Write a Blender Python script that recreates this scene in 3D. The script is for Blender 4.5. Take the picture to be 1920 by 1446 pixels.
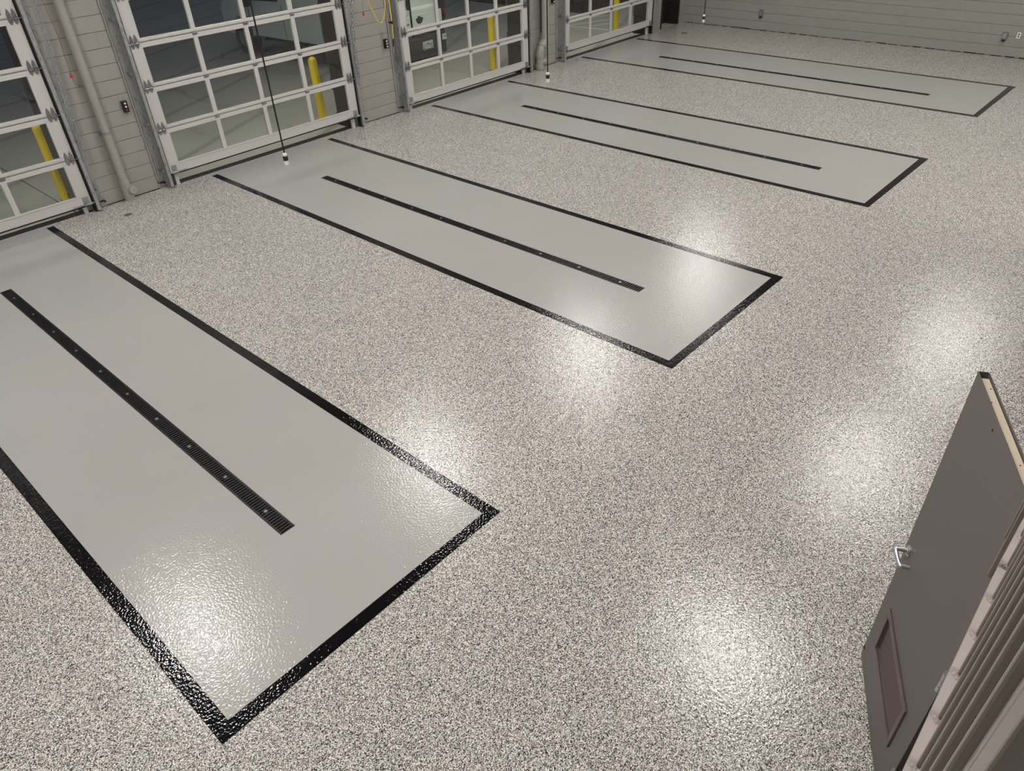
import bpy, bmesh, math, random
from mathutils import Vector, Matrix
random.seed(7)
S = bpy.context.scene
COL = S.collection
for o in list(bpy.data.objects):
    bpy.data.objects.remove(o, do_unlink=True)

# ------------------------------------------------------------------ camera
YAW, PITCH, ROLL = map(math.radians, (46.2976, -36.2459, -2.7835))
CAMP = Vector((-2.7462, -11.4535, 3.9992))
F = Vector((math.sin(YAW)*math.cos(PITCH), math.cos(YAW)*math.cos(PITCH), math.sin(PITCH)))
R0 = Vector((math.cos(YAW), -math.sin(YAW), 0)); U0 = R0.cross(F)
R1 = R0*math.cos(ROLL) + U0*math.sin(ROLL); U1 = -R0*math.sin(ROLL) + U0*math.cos(ROLL)
cd = bpy.data.cameras.new('camera'); cam = bpy.data.objects.new('camera', cd); COL.objects.link(cam)
M = Matrix((R1, U1, -F)).transposed().to_4x4(); M.translation = CAMP
cam.matrix_world = M
cd.sensor_width = 36; cd.lens = 1367.185/1920*36; cd.clip_start = 0.02; cd.clip_end = 300
S.camera = cam

# ------------------------------------------------------------------ world, exposure
w = bpy.data.worlds.new('night'); S.world = w; w.use_nodes = True
w.node_tree.nodes['Background'].inputs[0].default_value = (0.10, 0.13, 0.19, 1)
w.node_tree.nodes['Background'].inputs[1].default_value = 0.55
S.view_settings.view_transform = 'Standard'; S.view_settings.look = 'None'
S.view_settings.gamma = 1.0; S.view_settings.use_curve_mapping = False
S.view_settings.exposure = 0.0
HIGH_BAY_EMIT = 60.0
WALL_PACK_W = 430.0
LAMP_Z = 5.25
LAMPS = [(x, y) for y in (-3.3, -9.35) for x in (-6.0, -1.2, 3.5, 8.25, 13.1)] + [(-1.2, -14.3), (5.0, -14.3), (11.0, -14.3)]

# ------------------------------------------------------------------ materials
def srgb(r, g, b):
    f = lambda c: (c/255/12.92) if c/255 <= 0.04045 else ((c/255+0.055)/1.055)**2.4
    return (f(r), f(g), f(b), 1)
def mat(name, rgb, rough=0.5, metal=0.0, spec=0.5, noise=0.0, nscale=8, bump=0.0, bscale=60, coat=0.0):
    m = bpy.data.materials.new(name); m.use_nodes = True; nt = m.node_tree
    b = nt.nodes['Principled BSDF']; c = srgb(*rgb)
    b.inputs['Base Color'].default_value = c
    b.inputs['Roughness'].default_value = rough; b.inputs['Metallic'].default_value = metal
    b.inputs['Specular IOR Level'].default_value = spec
    if coat: b.inputs['Coat Weight'].default_value = coat; b.inputs['Coat Roughness'].default_value = 0.1
    tc = nt.nodes.new('ShaderNodeTexCoord')
    n = nt.nodes.new('ShaderNodeTexNoise'); n.inputs['Scale'].default_value = nscale; n.inputs['Detail'].default_value = 5
    nt.links.new(tc.outputs['Object'], n.inputs['Vector'])
    mx = nt.nodes.new('ShaderNodeMix'); mx.data_type = 'RGBA'; k = noise
    mx.inputs[6].default_value = tuple(v*(1-k) for v in c[:3])+(1,); mx.inputs[7].default_value = tuple(min(1, v*(1+k)) for v in c[:3])+(1,)
    nt.links.new(n.outputs['Fac'], mx.inputs[0]); nt.links.new(mx.outputs[2], b.inputs['Base Color'])
    if bump:
        n2 = nt.nodes.new('ShaderNodeTexNoise'); n2.inputs['Scale'].default_value = bscale; n2.inputs['Detail'].default_value = 1
        nt.links.new(tc.outputs['Object'], n2.inputs['Vector'])
        bp = nt.nodes.new('ShaderNodeBump'); bp.inputs['Distance'].default_value = bump; bp.inputs['Strength'].default_value = 1
        nt.links.new(n2.outputs['Fac'], bp.inputs['Height']); nt.links.new(bp.outputs['Normal'], b.inputs['Normal'])
    return m
def emit_mat(name, rgb, strength):
    m = bpy.data.materials.new(name); m.use_nodes = True; nt = m.node_tree
    b = nt.nodes['Principled BSDF']; b.inputs['Base Color'].default_value = srgb(*rgb)
    b.inputs['Emission Color'].default_value = srgb(*rgb); b.inputs['Emission Strength'].default_value = strength
    return m
def chip_floor():
    m = bpy.data.materials.new('chip_flake_floor'); m.use_nodes = True; nt = m.node_tree; L = nt.links
    b = nt.nodes['Principled BSDF']
    tc = nt.nodes.new('ShaderNodeTexCoord')
    v = nt.nodes.new('ShaderNodeTexVoronoi'); v.inputs['Scale'].default_value = 205; v.voronoi_dimensions = '2D'
    L.new(tc.outputs['Object'], v.inputs['Vector'])
    sp = nt.nodes.new('ShaderNodeSeparateColor'); L.new(v.outputs['Color'], sp.inputs['Color'])
    cr = nt.nodes.new('ShaderNodeValToRGB'); cr.color_ramp.interpolation = 'CONSTANT'
    stops = [(0, (38, 39, 42)), (.12, (88, 86, 84)), (.26, (142, 127, 122)), (.38, (150, 149, 143)), (.54, (190, 184, 177)), (.72, (214, 208, 200)), (.88, (242, 239, 233))]
    els = cr.color_ramp.elements
    els[0].position = 0; els[0].color = srgb(*stops[0][1]); els[1].position = stops[1][0]; els[1].color = srgb(*stops[1][1])
    for p, c in stops[2:]:
        e = els.new(p); e.color = srgb(*c)
    L.new(sp.outputs[0], cr.inputs['Fac'])
    # large soft mottling of the broadcast
    n = nt.nodes.new('ShaderNodeTexNoise'); n.inputs['Scale'].default_value = 1.3; n.inputs['Detail'].default_value = 6
    L.new(tc.outputs['Object'], n.inputs['Vector'])
    mr = nt.nodes.new('ShaderNodeMapRange'); mr.inputs['To Min'].default_value = 0.95; mr.inputs['To Max'].default_value = 1.06
    L.new(n.outputs['Fac'], mr.inputs['Value'])
    mm = nt.nodes.new('ShaderNodeMix'); mm.data_type = 'RGBA'; mm.blend_type = 'MULTIPLY'; mm.inputs[0].default_value = 1
    L.new(cr.outputs['Color'], mm.inputs[6]); L.new(mr.outputs['Result'], mm.inputs[7])
    L.new(mm.outputs[2], b.inputs['Base Color'])
    b.inputs['Roughness'].default_value = 0.18; b.inputs['Specular IOR Level'].default_value = 0.42
    n2 = nt.nodes.new('ShaderNodeTexNoise'); n2.inputs['Scale'].default_value = 55; n2.inputs['Detail'].default_value = 1.0
    L.new(tc.outputs['Object'], n2.inputs['Vector'])
    bp = nt.nodes.new('ShaderNodeBump'); bp.inputs['Distance'].default_value = 0.0022; bp.inputs['Strength'].default_value = 1
    L.new(n2.outputs['Fac'], bp.inputs['Height']); L.new(bp.outputs['Normal'], b.inputs['Normal'])
    return m
def cmu(name, rgb, vertical_axis_x):
    """painted concrete block: running bond, recessed joints; vertical_axis_x picks which horizontal axis runs along the wall"""
    m = bpy.data.materials.new(name); m.use_nodes = True; nt = m.node_tree; L = nt.links
    b = nt.nodes['Principled BSDF']; c = srgb(*rgb)
    b.inputs['Roughness'].default_value = 0.42; b.inputs['Specular IOR Level'].default_value = 0.4
    tc = nt.nodes.new('ShaderNodeTexCoord'); s = nt.nodes.new('ShaderNodeSeparateXYZ'); cb = nt.nodes.new('ShaderNodeCombineXYZ')
    L.new(tc.outputs['Object'], s.inputs[0]); L.new(s.outputs[0 if vertical_axis_x else 1], cb.inputs[0]); L.new(s.outputs[2], cb.inputs[1])
    br = nt.nodes.new('ShaderNodeTexBrick'); br.offset = 0.5
    br.inputs['Scale'].default_value = 1; br.inputs['Brick Width'].default_value = 0.4064; br.inputs['Row Height'].default_value = 0.2032
    br.inputs['Mortar Size'].default_value = 0.0045; br.inputs['Mortar Smooth'].default_value = 0.6
    L.new(cb.outputs[0], br.inputs['Vector'])
    n = nt.nodes.new('ShaderNodeTexNoise'); n.inputs['Scale'].default_value = 180; L.new(tc.outputs['Object'], n.inputs['Vector'])
    n3 = nt.nodes.new('ShaderNodeTexNoise'); n3.inputs['Scale'].default_value = 3; n3.inputs['Detail'].default_value = 4; L.new(tc.outputs['Object'], n3.inputs['Vector'])
    mx = nt.nodes.new('ShaderNodeMix'); mx.data_type = 'RGBA'
    mx.inputs[6].default_value = tuple(x*0.93 for x in c[:3])+(1,); mx.inputs[7].default_value = tuple(x*1.07 for x in c[:3])+(1,)
    L.new(n3.outputs['Fac'], mx.inputs[0]); L.new(mx.outputs[2], b.inputs['Base Color'])
    ma = nt.nodes.new('ShaderNodeMath'); ma.operation = 'MULTIPLY_ADD'; ma.inputs[1].default_value = -1.0
    sc = nt.nodes.new('ShaderNodeMath'); sc.operation = 'MULTIPLY'; sc.inputs[1].default_value = 0.06
    dv = nt.nodes.new('ShaderNodeMath'); dv.operation = 'DIVIDE'; dv.inputs[1].default_value = 0.2032; L.new(s.outputs[2], dv.inputs[0])
    pp = nt.nodes.new('ShaderNodeMath'); pp.operation = 'PINGPONG'; pp.inputs[1].default_value = 0.5; L.new(dv.outputs[0], pp.inputs[0])
    bj_ = nt.nodes.new('ShaderNodeMapRange'); bj_.interpolation_type = 'SMOOTHSTEP'; bj_.inputs['From Min'].default_value = 0.0; bj_.inputs['From Max'].default_value = 0.045
    bj_.inputs['To Min'].default_value = 1.0; bj_.inputs['To Max'].default_value = 0.0; L.new(pp.outputs[0], bj_.inputs['Value'])
    hj = nt.nodes.new('ShaderNodeMath'); hj.operation = 'MULTIPLY'; hj.inputs[1].default_value = 0.18; L.new(br.outputs['Fac'], hj.inputs[0])
    jt_ = nt.nodes.new('ShaderNodeMath'); jt_.operation = 'MAXIMUM'; L.new(bj_.outputs[0], jt_.inputs[0]); L.new(hj.outputs[0], jt_.inputs[1])
    L.new(n.outputs['Fac'], sc.inputs[0]); L.new(jt_.outputs[0], ma.inputs[0]); L.new(sc.outputs[0], ma.inputs[2])
    bp = nt.nodes.new('ShaderNodeBump'); bp.inputs['Distance'].default_value = 0.009; bp.inputs['Strength'].default_value = 1.0
    L.new(ma.outputs[0], bp.inputs['Height']); L.new(bp.outputs['Normal'], b.inputs['Normal'])
    return m
def glass_mat():
    m = bpy.data.materials.new('clear_pane_glass'); m.use_nodes = True; nt = m.node_tree; L = nt.links
    for n in list(nt.nodes): nt.nodes.remove(n)
    out = nt.nodes.new('ShaderNodeOutputMaterial'); mix = nt.nodes.new('ShaderNodeMixShader')
    tr = nt.nodes.new('ShaderNodeBsdfTransparent'); tr.inputs[0].default_value = (0.92, 0.94, 0.93, 1)
    gl = nt.nodes.new('ShaderNodeBsdfGlossy'); gl.inputs['Roughness'].default_value = 0.0
    fr = nt.nodes.new('ShaderNodeFresnel'); fr.inputs['IOR'].default_value = 1.52
    mu = nt.nodes.new('ShaderNodeMath'); mu.operation = 'MULTIPLY'; mu.inputs[1].default_value = 2.0; mu.use_clamp = True
    tc = nt.nodes.new('ShaderNodeTexCoord'); n2 = nt.nodes.new('ShaderNodeTexNoise'); n2.inputs['Scale'].default_value = 2.2
    L.new(tc.outputs['Object'], n2.inputs['Vector'])
    bp = nt.nodes.new('ShaderNodeBump'); bp.inputs['Distance'].default_value = 0.004; L.new(n2.outputs['Fac'], bp.inputs['Height'])
    L.new(bp.outputs['Normal'], gl.inputs['Normal'])
    ge = nt.nodes.new('ShaderNodeNewGeometry'); inv = nt.nodes.new('ShaderNodeMath'); inv.operation = 'SUBTRACT'; inv.inputs[0].default_value = 1.0
    L.new(ge.outputs['Backfacing'], inv.inputs[1]); m2 = nt.nodes.new('ShaderNodeMath'); m2.operation = 'MULTIPLY'
    L.new(fr.outputs[0], mu.inputs[0]); L.new(mu.outputs[0], m2.inputs[0]); L.new(inv.outputs[0], m2.inputs[1]); L.new(m2.outputs[0], mix.inputs[0]); L.new(tr.outputs[0], mix.inputs[1]); L.new(gl.outputs[0], mix.inputs[2])
    L.new(mix.outputs[0], out.inputs[0])
    return m
def slab_mat():
    m = mat('outdoor_concrete', (160, 156, 146), 0.75, noise=0.12, nscale=0.8, bump=0.002, bscale=90)
    nt = m.node_tree; L = nt.links; b = nt.nodes['Principled BSDF']
    src = b.inputs['Base Color'].links[0].from_socket
    tc = nt.nodes.new('ShaderNodeTexCoord')
    wv = nt.nodes.new('ShaderNodeTexWave'); wv.inputs['Scale'].default_value = 0.16; wv.inputs['Distortion'].default_value = 2.6; wv.inputs['Detail'].default_value = 1.0; wv.inputs['Detail Scale'].default_value = 0.6
    mp = nt.nodes.new('ShaderNodeMapping'); mp.inputs['Rotation'].default_value = (0, 0, 1.1); L.new(tc.outputs['Object'], mp.inputs[0]); L.new(mp.outputs[0], wv.inputs['Vector'])
    mr = nt.nodes.new('ShaderNodeMapRange'); mr.inputs['From Min'].default_value = 0.0; mr.inputs['From Max'].default_value = 0.03; mr.inputs['To Min'].default_value = 0.72; mr.inputs['To Max'].default_value = 1.0
    L.new(wv.outputs['Fac'], mr.inputs['Value'])
    mm = nt.nodes.new('ShaderNodeMix'); mm.data_type = 'RGBA'; mm.blend_type = 'MULTIPLY'; mm.inputs[0].default_value = 1
    L.new(src, mm.inputs[6]); L.new(mr.outputs['Result'], mm.inputs[7]); L.new(mm.outputs[2], b.inputs['Base Color'])
    return m

m_chip = chip_floor()
m_panel = mat('grey_bay_coating', (166, 164, 160), 0.13, spec=0.31, noise=0.03, nscale=1.2, bump=0.0020, bscale=62)
m_black = mat('black_line_coating', (13, 12, 15), 0.10, spec=0.42, noise=0.2, nscale=5, bump=0.0024, bscale=60)
m_cmu_x = cmu('painted_block_x', (154, 152, 145), True)
m_cmu_y = cmu('painted_block_y', (150, 149, 143), False)
m_split = mat('split_face_block', (78, 76, 72), 0.9, noise=0.3, nscale=18, bump=0.02, bscale=14)
m_ceil = mat('ceiling_deck', (120, 120, 118), 0.8, noise=0.05)
m_alum = mat('white_door_frame', (196, 193, 189), 0.42, noise=0.03, nscale=2)
m_glass = glass_mat()
m_galv = mat('galvanised_steel', (168, 172, 176), 0.38, metal=0.9, noise=0.22, nscale=22)
m_hinge = mat('zinc_hinge_steel', (158, 160, 164), 0.32, metal=1.0, noise=0.2, nscale=40)
m_chrome = mat('polished_steel', (205, 206, 210), 0.28, metal=1.0, noise=0.03)
m_rubber = mat('black_rubber', (14, 14, 15), 0.6, noise=0.2)
m_plastic = mat('black_plastic', (22, 22, 24), 0.35, noise=0.15)
m_pipe = mat('painted_pipe', (156, 154, 147), 0.35, noise=0.03)
m_yellow = mat('yellow_bollard_sleeve', (226, 196, 18), 0.32, noise=0.06, nscale=3)
m_hose = mat('yellow_hose_rubber', (220, 200, 60), 0.4, noise=0.06)
m_red = mat('red_plastic', (190, 38, 30), 0.45, noise=0.1)
m_rope = mat('red_cord', (150, 80, 70), 0.8, noise=0.2)
m_white = mat('white_plastic', (235, 235, 235), 0.4, noise=0.02)
m_slab = slab_mat()
m_angle = mat('threshold_steel', (62, 58, 54), 0.5, metal=0.3, noise=0.25, nscale=12)
m_iron = mat('cast_iron_grate', (30, 28, 31), 0.45, metal=0.2, noise=0.2, nscale=40)
m_pit = mat('drain_channel', (16, 16, 17), 0.8, noise=0.2)
m_door = mat('taupe_door_paint', (98, 90, 86), 0.45, noise=0.03, nscale=3)
m_louv = mat('brown_louver_paint', (92, 78, 76), 0.4, noise=0.04)
m_core = mat('door_core_board', (206, 192, 168), 0.8, noise=0.06, nscale=14)
m_rail = mat('taupe_rail_paint', (122, 113, 107), 0.38, noise=0.05, nscale=30)
m_rail_lit = mat('lit_rail_paint', (150, 141, 136), 0.5, noise=0.08, nscale=26)  # lighter copy of the rail paint, lamplight from above put into the colour
m_dark = mat('dark_bronze_paint', (40, 33, 32), 0.4, noise=0.1)
m_van = mat('white_van_paint', (222, 226, 218), 0.25, noise=0.01, coat=0.6)
m_vbump = mat('grey_bumper_plastic', (52, 54, 57), 0.55, noise=0.08)
m_vglass = mat('dark_van_glass', (10, 12, 14), 0.05, spec=0.7)
m_seam = mat('panel_gap', (30, 32, 32), 0.8)
m_tail = mat('red_lamp_lens', (150, 14, 16), 0.15, noise=0.1)
m_paint = mat('white_line_paint', (214, 210, 196), 0.7, noise=0.08)
m_mulch = mat('mulch_bed', (58, 44, 38), 0.95, noise=0.5, nscale=30, bump=0.03, bscale=30)
m_leaf = mat('shrub_leaf', (58, 62, 44), 0.7, noise=0.4, nscale=9)
m_plate = mat('licence_plate_face', (205, 208, 190), 0.4, noise=0.03)
m_navy = mat('plate_lettering', (30, 34, 52), 0.5)
m_lamp = emit_mat('lamp_diffuser', (255, 252, 248), HIGH_BAY_EMIT)
m_pack = emit_mat('wall_pack_lens', (252, 251, 236), WALL_PACK_W)
m_housing = mat('lamp_housing', (225, 225, 225), 0.5, noise=0.02)
def punched():
    m = mat('patinated_punched_steel', (168, 170, 170), 0.45, metal=0.55, noise=0.14, nscale=16); nt = m.node_tree; L = nt.links; b = nt.nodes['Principled BSDF']
    src = b.inputs['Base Color'].links[0].from_socket
    tc = nt.nodes.new('ShaderNodeTexCoord'); mp = nt.nodes.new('ShaderNodeMapping'); mp.inputs['Scale'].default_value = (40, 40, 9); L.new(tc.outputs['Object'], mp.inputs[0])
    v = nt.nodes.new('ShaderNodeTexVoronoi'); v.inputs['Scale'].default_value = 1; L.new(mp.outputs[0], v.inputs['Vector'])
    mr = nt.nodes.new('ShaderNodeMapRange'); mr.inputs['From Min'].default_value = .22; mr.inputs['From Max'].default_value = .34; mr.inputs['To Min'].default_value = .62; L.new(v.outputs['Distance'], mr.inputs['Value'])
    mm = nt.nodes.new('ShaderNodeMix'); mm.data_type = 'RGBA'; mm.blend_type = 'MULTIPLY'; mm.inputs[0].default_value = 1
    L.new(src, mm.inputs[6]); L.new(mr.outputs['Result'], mm.inputs[7]); L.new(mm.outputs[2], b.inputs['Base Color'])
    return m
m_punch = punched()
m_office = mat('office_wall_paint', (120, 112, 106), 0.5, noise=0.03)

# ------------------------------------------------------------------ mesh helpers
class MB:
    def __init__(s): s.v = []; s.f = []; s.sm = []
    def add(s, vs, fs, smooth=False):
        o = len(s.v); s.v += [tuple(v) for v in vs]; s.f += [tuple(i+o for i in f) for f in fs]; s.sm += [smooth]*len(fs); return s
    def box(s, x0, x1, y0, y1, z0, z1):
        return s.add([(x, y, z) for z in (z0, z1) for y in (y0, y1) for x in (x0, x1)],
                     [(0, 2, 3, 1), (4, 5, 7, 6), (0, 1, 5, 4), (2, 6, 7, 3), (0, 4, 6, 2), (1, 3, 7, 5)])
    def prism(s, poly, z0, z1):
        """poly counter-clockwise in xy"""
        n = len(poly)
        return s.add([(x, y, z0) for x, y in poly]+[(x, y, z1) for x, y in poly],
                     [tuple(reversed(range(n))), tuple(range(n, 2*n))]+[(i, (i+1) % n, n+(i+1) % n, n+i) for i in range(n)])
    def prism_xz(s, poly, y0, y1):
        """poly clockwise or ccw in xz, extruded along y"""
        n = len(poly)
        return s.add([(x, y0, z) for x, z in poly]+[(x, y1, z) for x, z in poly],
                     [tuple(range(n)), tuple(reversed(range(n, 2*n)))]+[(i, n+i, n+(i+1) % n, (i+1) % n) for i in range(n)])
    def cyl(s, a, b, r, n=16, r2=None, cap=True):
        a = Vector(a); b = Vector(b); d = (b-a).normalized(); r2 = r if r2 is None else r2
        u = d.orthogonal().normalized(); v = d.cross(u)
        ring = lambda c, q: [c+(u*math.cos(2*math.pi*i/n)+v*math.sin(2*math.pi*i/n))*q for i in range(n)]
        s.add(ring(a, r)+ring(b, r2), [(i, (i+1) % n, n+(i+1) % n, n+i) for i in range(n)], True)
        if cap:
            s.add(ring(a, r), [tuple(reversed(range(n)))]); s.add(ring(b, r2), [tuple(range(n))])
        return s
    def lathe(s, prof, cx, cy, n=24):
        """prof [(r,z)] about vertical axis"""
        vs = [(cx+r*math.cos(2*math.pi*i/n), cy+r*math.sin(2*math.pi*i/n), z) for r, z in prof for i in range(n)]
        return s.add(vs, [(k*n+i, k*n+(i+1) % n, (k+1)*n+(i+1) % n, (k+1)*n+i) for k in range(len(prof)-1) for i in range(n)], True)
    def tube(s, pts, r, n=10, rs=None):
        pts = [Vector(p) for p in pts]; vs = []; u = None
        for k, p in enumerate(pts):
            d = (pts[min(k+1, len(pts)-1)]-pts[max(k-1, 0)]).normalized()
            u = d.orthogonal().normalized() if u is None else (u-d*u.dot(d)).normalized()
            v = d.cross(u); q = rs[k] if rs else r
            vs += [p+(u*math.cos(2*math.pi*i/n)+v*math.sin(2*math.pi*i/n))*q for i in range(n)]
        m = len(pts)
        s.add(vs, [(k*n+i, k*n+(i+1) % n, (k+1)*n+(i+1) % n, (k+1)*n+i) for k in range(m-1) for i in range(n)], True)
        s.add(vs[:n], [tuple(reversed(range(n)))]); s.add(vs[-n:], [tuple(range(n))])
        return s
    def build(s, name, m, parent=None, bevel=0, **props):
        me = bpy.data.meshes.new(name); me.from_pydata(s.v, [], s.f); me.polygons.foreach_set('use_smooth', s.sm); me.update()
        me.materials.append(m)
        o = bpy.data.objects.new(name, me); COL.objects.link(o)
        if parent: o.parent = parent
        if bevel:
            b = o.modifiers.new('bevel', 'BEVEL'); b.width = bevel; b.segments = 2; b.limit_method = 'ANGLE'; b.angle_limit = 0.7
        for k, v in props.items(): o[k] = v
        return o
def empty(name, loc=(0, 0, 0), rz=0, **props):
    o = bpy.data.objects.new(name, None); COL.objects.link(o); o.location = loc; o.rotation_euler = (0, 0, rz)
    o.empty_display_size = 0.1
    for k, v in props.items(): o[k] = v
    return o
def tag(o, label, cat, group=None):
    o['label'] = label; o['category'] = cat
    if group: o['group'] = group
    return o
def copy_tree(o, parent=None):
    c = o.copy(); COL.objects.link(c); c.parent = parent
    for ch in [x for x in bpy.data.objects if x.parent == o]:
        copy_tree(ch, c)
    return c
def struct(o): o['kind'] = 'structure'; return o
def text_mesh(name, body, size, m, parent, loc, rot, depth=0.001, align='CENTER'):
    cu = bpy.data.curves.new(name, 'FONT'); cu.body = body; cu.size = size; cu.extrude = depth; cu.align_x = align; cu.align_y = 'CENTER'
    t = bpy.data.objects.new(name, cu); COL.objects.link(t)
    dg = bpy.context.evaluated_depsgraph_get(); me = bpy.data.meshes.new_from_object(t.evaluated_get(dg))
    bpy.data.objects.remove(t); me.materials.clear(); me.materials.append(m)
    o = bpy.data.objects.new(name, me); COL.objects.link(o); o.parent = parent; o.location = loc; o.rotation_euler = rot
    return o

# ------------------------------------------------------------------ layout numbers (metres; floor z=0, overhead-door wall face y=0)
ORD = ['nearest', 'second', 'third', 'farthest']
DOOR = [(-2.973, 0.552, 0.139), (1.782, 5.428, 0.206), (6.637, 10.165, 0.136), (11.435, 15.02, 0.212)]   # left pin, right pin, bottom z
BAY = [((-2.37, -.15), (-0.055, -.14), (-2.375, -8.707), (-0.049, -8.691)),
       ((2.373, -.175), (4.699, -.20), (2.345, -8.683), (4.661, -8.687)),
       ((7.104, -.195), (9.41, -.215), (7.141, -8.69), (9.459, -8.708)),
       ((11.93, -.18), (14.364, -.16), (11.999, -8.69), (14.376, -8.715))]
DRX = [-1.2, 3.44, 8.14, 12.965]; DRW = 0.062; DY0, DY1 = -1.70, -7.61
WT = 0.39           # wall thickness
XL, XR, YB, ZC = -9.0, 16.78, -16.5, 6.3

# ------------------------------------------------------------------ floor with drain slots
xs = [XL]; [xs.extend((x-DRW, x+DRW)) for x in DRX]; xs.append(XR)
fm = MB(); hole = {1, 3, 5, 7}
for i in range(len(xs)-1):
    for (ya, yb, mid) in ((YB, DY1, 0), (DY1, DY0, 1), (DY0, 0.0, 0)):
        if mid and i in hole: continue
        fm.add([(xs[i], ya, 0), (xs[i+1], ya, 0), (xs[i+1], yb, 0), (xs[i], yb, 0)], [(0, 1, 2, 3)])
struct(fm.build('floor', m_chip))

# ------------------------------------------------------------------ walls
HEAD = 3.62
ops = [(l+.12, r-.12) for l, r, z in DOOR]
wm = MB(); prev = XL
for a, b in ops:
    wm.box(prev, a, 0, WT-.03, 0, ZC); wm.box(a, b, 0, WT-.03, HEAD, ZC); prev = b
wm.box(prev, 15.62, 0, WT-.03, 0, ZC); wm.box(15.62, 16.48, 0, WT-.03, 2.2, ZC); wm.box(16.48, XR+.3, 0, WT-.03, 0, ZC)
struct(wm.build('wall_back', m_cmu_x))
# outer split-face leaf: every course sticks out a little differently so the jamb corner looks toothed
wo = MB(); prev = XL
spans = []
for a, b in ops+[(15.62, 16.48)]:
    spans.append((prev, a)); prev = b
spans.append((prev, XR+.3))
for a, b in spans:
    for k in range(31):
        j = random.uniform(-.02, .02); j2 = random.uniform(-.02, .02); jy = random.uniform(-.01, .01)
        wo.box(a-(j if a > XL else 0), b+j2, WT-.03, WT+.01+jy, k*.2032+.003, (k+1)*.2032-.003 if k < 30 else ZC)
    wo.box(a+.01, b-.01, WT-.03, WT-.005, 0, ZC)
struct(wo.build('wall_outside', m_split))
struct(MB().box(XR, XR+.3, YB-.2, 0.0, 0, ZC).build('wall_right', m_cmu_y))
struct(MB().box(XL-.2, XL, YB-.2, WT, 0, ZC).build('wall_left', m_cmu_y))
struct(MB().box(XL, XR, YB-.2, YB, 0, ZC).build('wall_rear', m_cmu_x))
struct(MB().box(XL-.2, XR+.3, YB-.2, WT+.01, ZC, ZC+.2).build('ceiling', m_ceil))
# office under the mezzanine (the camera leans over its rail)
OY = -11.60
om = MB(); om.box(-5.2, -.37, OY-.15, OY, 0, 2.56); om.box(.60, 6.0, OY-.15, OY, 0, 2.56); om.box(-.37, .60, OY-.15, OY, 2.15, 2.56)
struct(om.build('wall_office', m_office))
struct(MB().box(-5.2, -5.05, YB, OY-.15, 0, 2.56).box(5.85, 6.0, YB, OY-.15, 0, 2.56).build('wall_office_side', m_office))
struct(MB().box(-5.25, 6.05, YB, -11.545, 2.56, 2.69).build('trim_mezzanine_deck', m_rail))

# ------------------------------------------------------------------ dark base joint lines along the walls
bj = MB(); prev = XL
for l, r, z in DOOR:
    bj.box(prev+.02, l-.2, -.006, -.0005, 0, .012); prev = r+.2
struct(bj.build('baseboard_back', m_rubber))
bj = MB()
for k in range(60):
    y0 = -.1-k*.27
    bj.box(XR-.008-random.random()*.006, XR-.0005, y0-.27*random.uniform(.5, 1), y0, 0, random.uniform(.006, .02))
struct(bj.build('baseboard_right', m_rubber))

# ------------------------------------------------------------------ painted bays
def lerp(a, b, t): return (a[0]+(b[0]-a[0])*t, a[1]+(b[1]-a[1])*t)
for k, (sl, sr, el, er) in enumerate(BAY):
    t = empty('painted_bay', ((el[0]+er[0])/2, -4.4, 0))
    tag(t, ['grey floor bay with black outline nearest the camera, cut by the left edge',
            'grey floor bay with black outline below the hanging cord, second from the camera',
            'grey floor bay with black outline in front of the door showing the white van',
            'smooth grey floor bay with black outline farthest away, beside the right wall'][k], 'floor marking', 'black outlined grey bays painted on the floor')
    ox, oy = t.location.x, t.location.y
    W = .098; x = DRX[k]; d = DRW
    lx = lambda y, c=0: sl[0]+(el[0]-sl[0])*(y-sl[1])/(el[1]-sl[1])+c
    rx = lambda y, c=0: sr[0]+(er[0]-sr[0])*(y-sr[1])/(er[1]-sr[1])-c
    ye = (el[1]+er[1])/2+W
    def P(pts): return [(a-ox, b-oy) for a, b in pts]
    pm = MB(); top = -.045; c = W-.004
    pm.prism(P([(lx(DY0, c), DY0), (rx(DY0, c), DY0), (rx(sr[1], c), sr[1]), (rx(sr[1], 0), sr[1]), (rx(top, -.0), top), (lx(top, 0), top), (lx(sl[1], 0), sl[1]), (lx(sl[1], c), sl[1])]), 0.0004, .0020)
    pm.prism(P([(lx(DY1, c), DY1), (x-d, DY1), (x-d, DY0), (lx(DY0, c), DY0)]), 0.0004, .0020)
    pm.prism(P([(x+d, DY1), (rx(DY1, c), DY1), (rx(DY0, c), DY0), (x+d, DY0)]), 0.0004, .0020)
    pm.prism(P([(lx(ye, c), ye-.003), (rx(ye, c), ye-.003), (rx(DY1, c), DY1), (lx(DY1, c), DY1)]), 0.0004, .0020)
    pm.build('grey_coating', m_panel, t)
    b = MB()
    b.prism(P([el, (lx(ye, W), ye), (lx(sl[1], W), sl[1]), sl]), 0.0006, .0030)
    b.prism(P([(rx(ye, W), ye), er, sr, (rx(sr[1], W), sr[1])]), 0.0006, .0030)
    b.prism(P([el, er, (rx(ye, W), ye), (lx(ye, W), ye)]), 0.0006, .0030)
    b.build('black_border', m_black, t)

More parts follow.
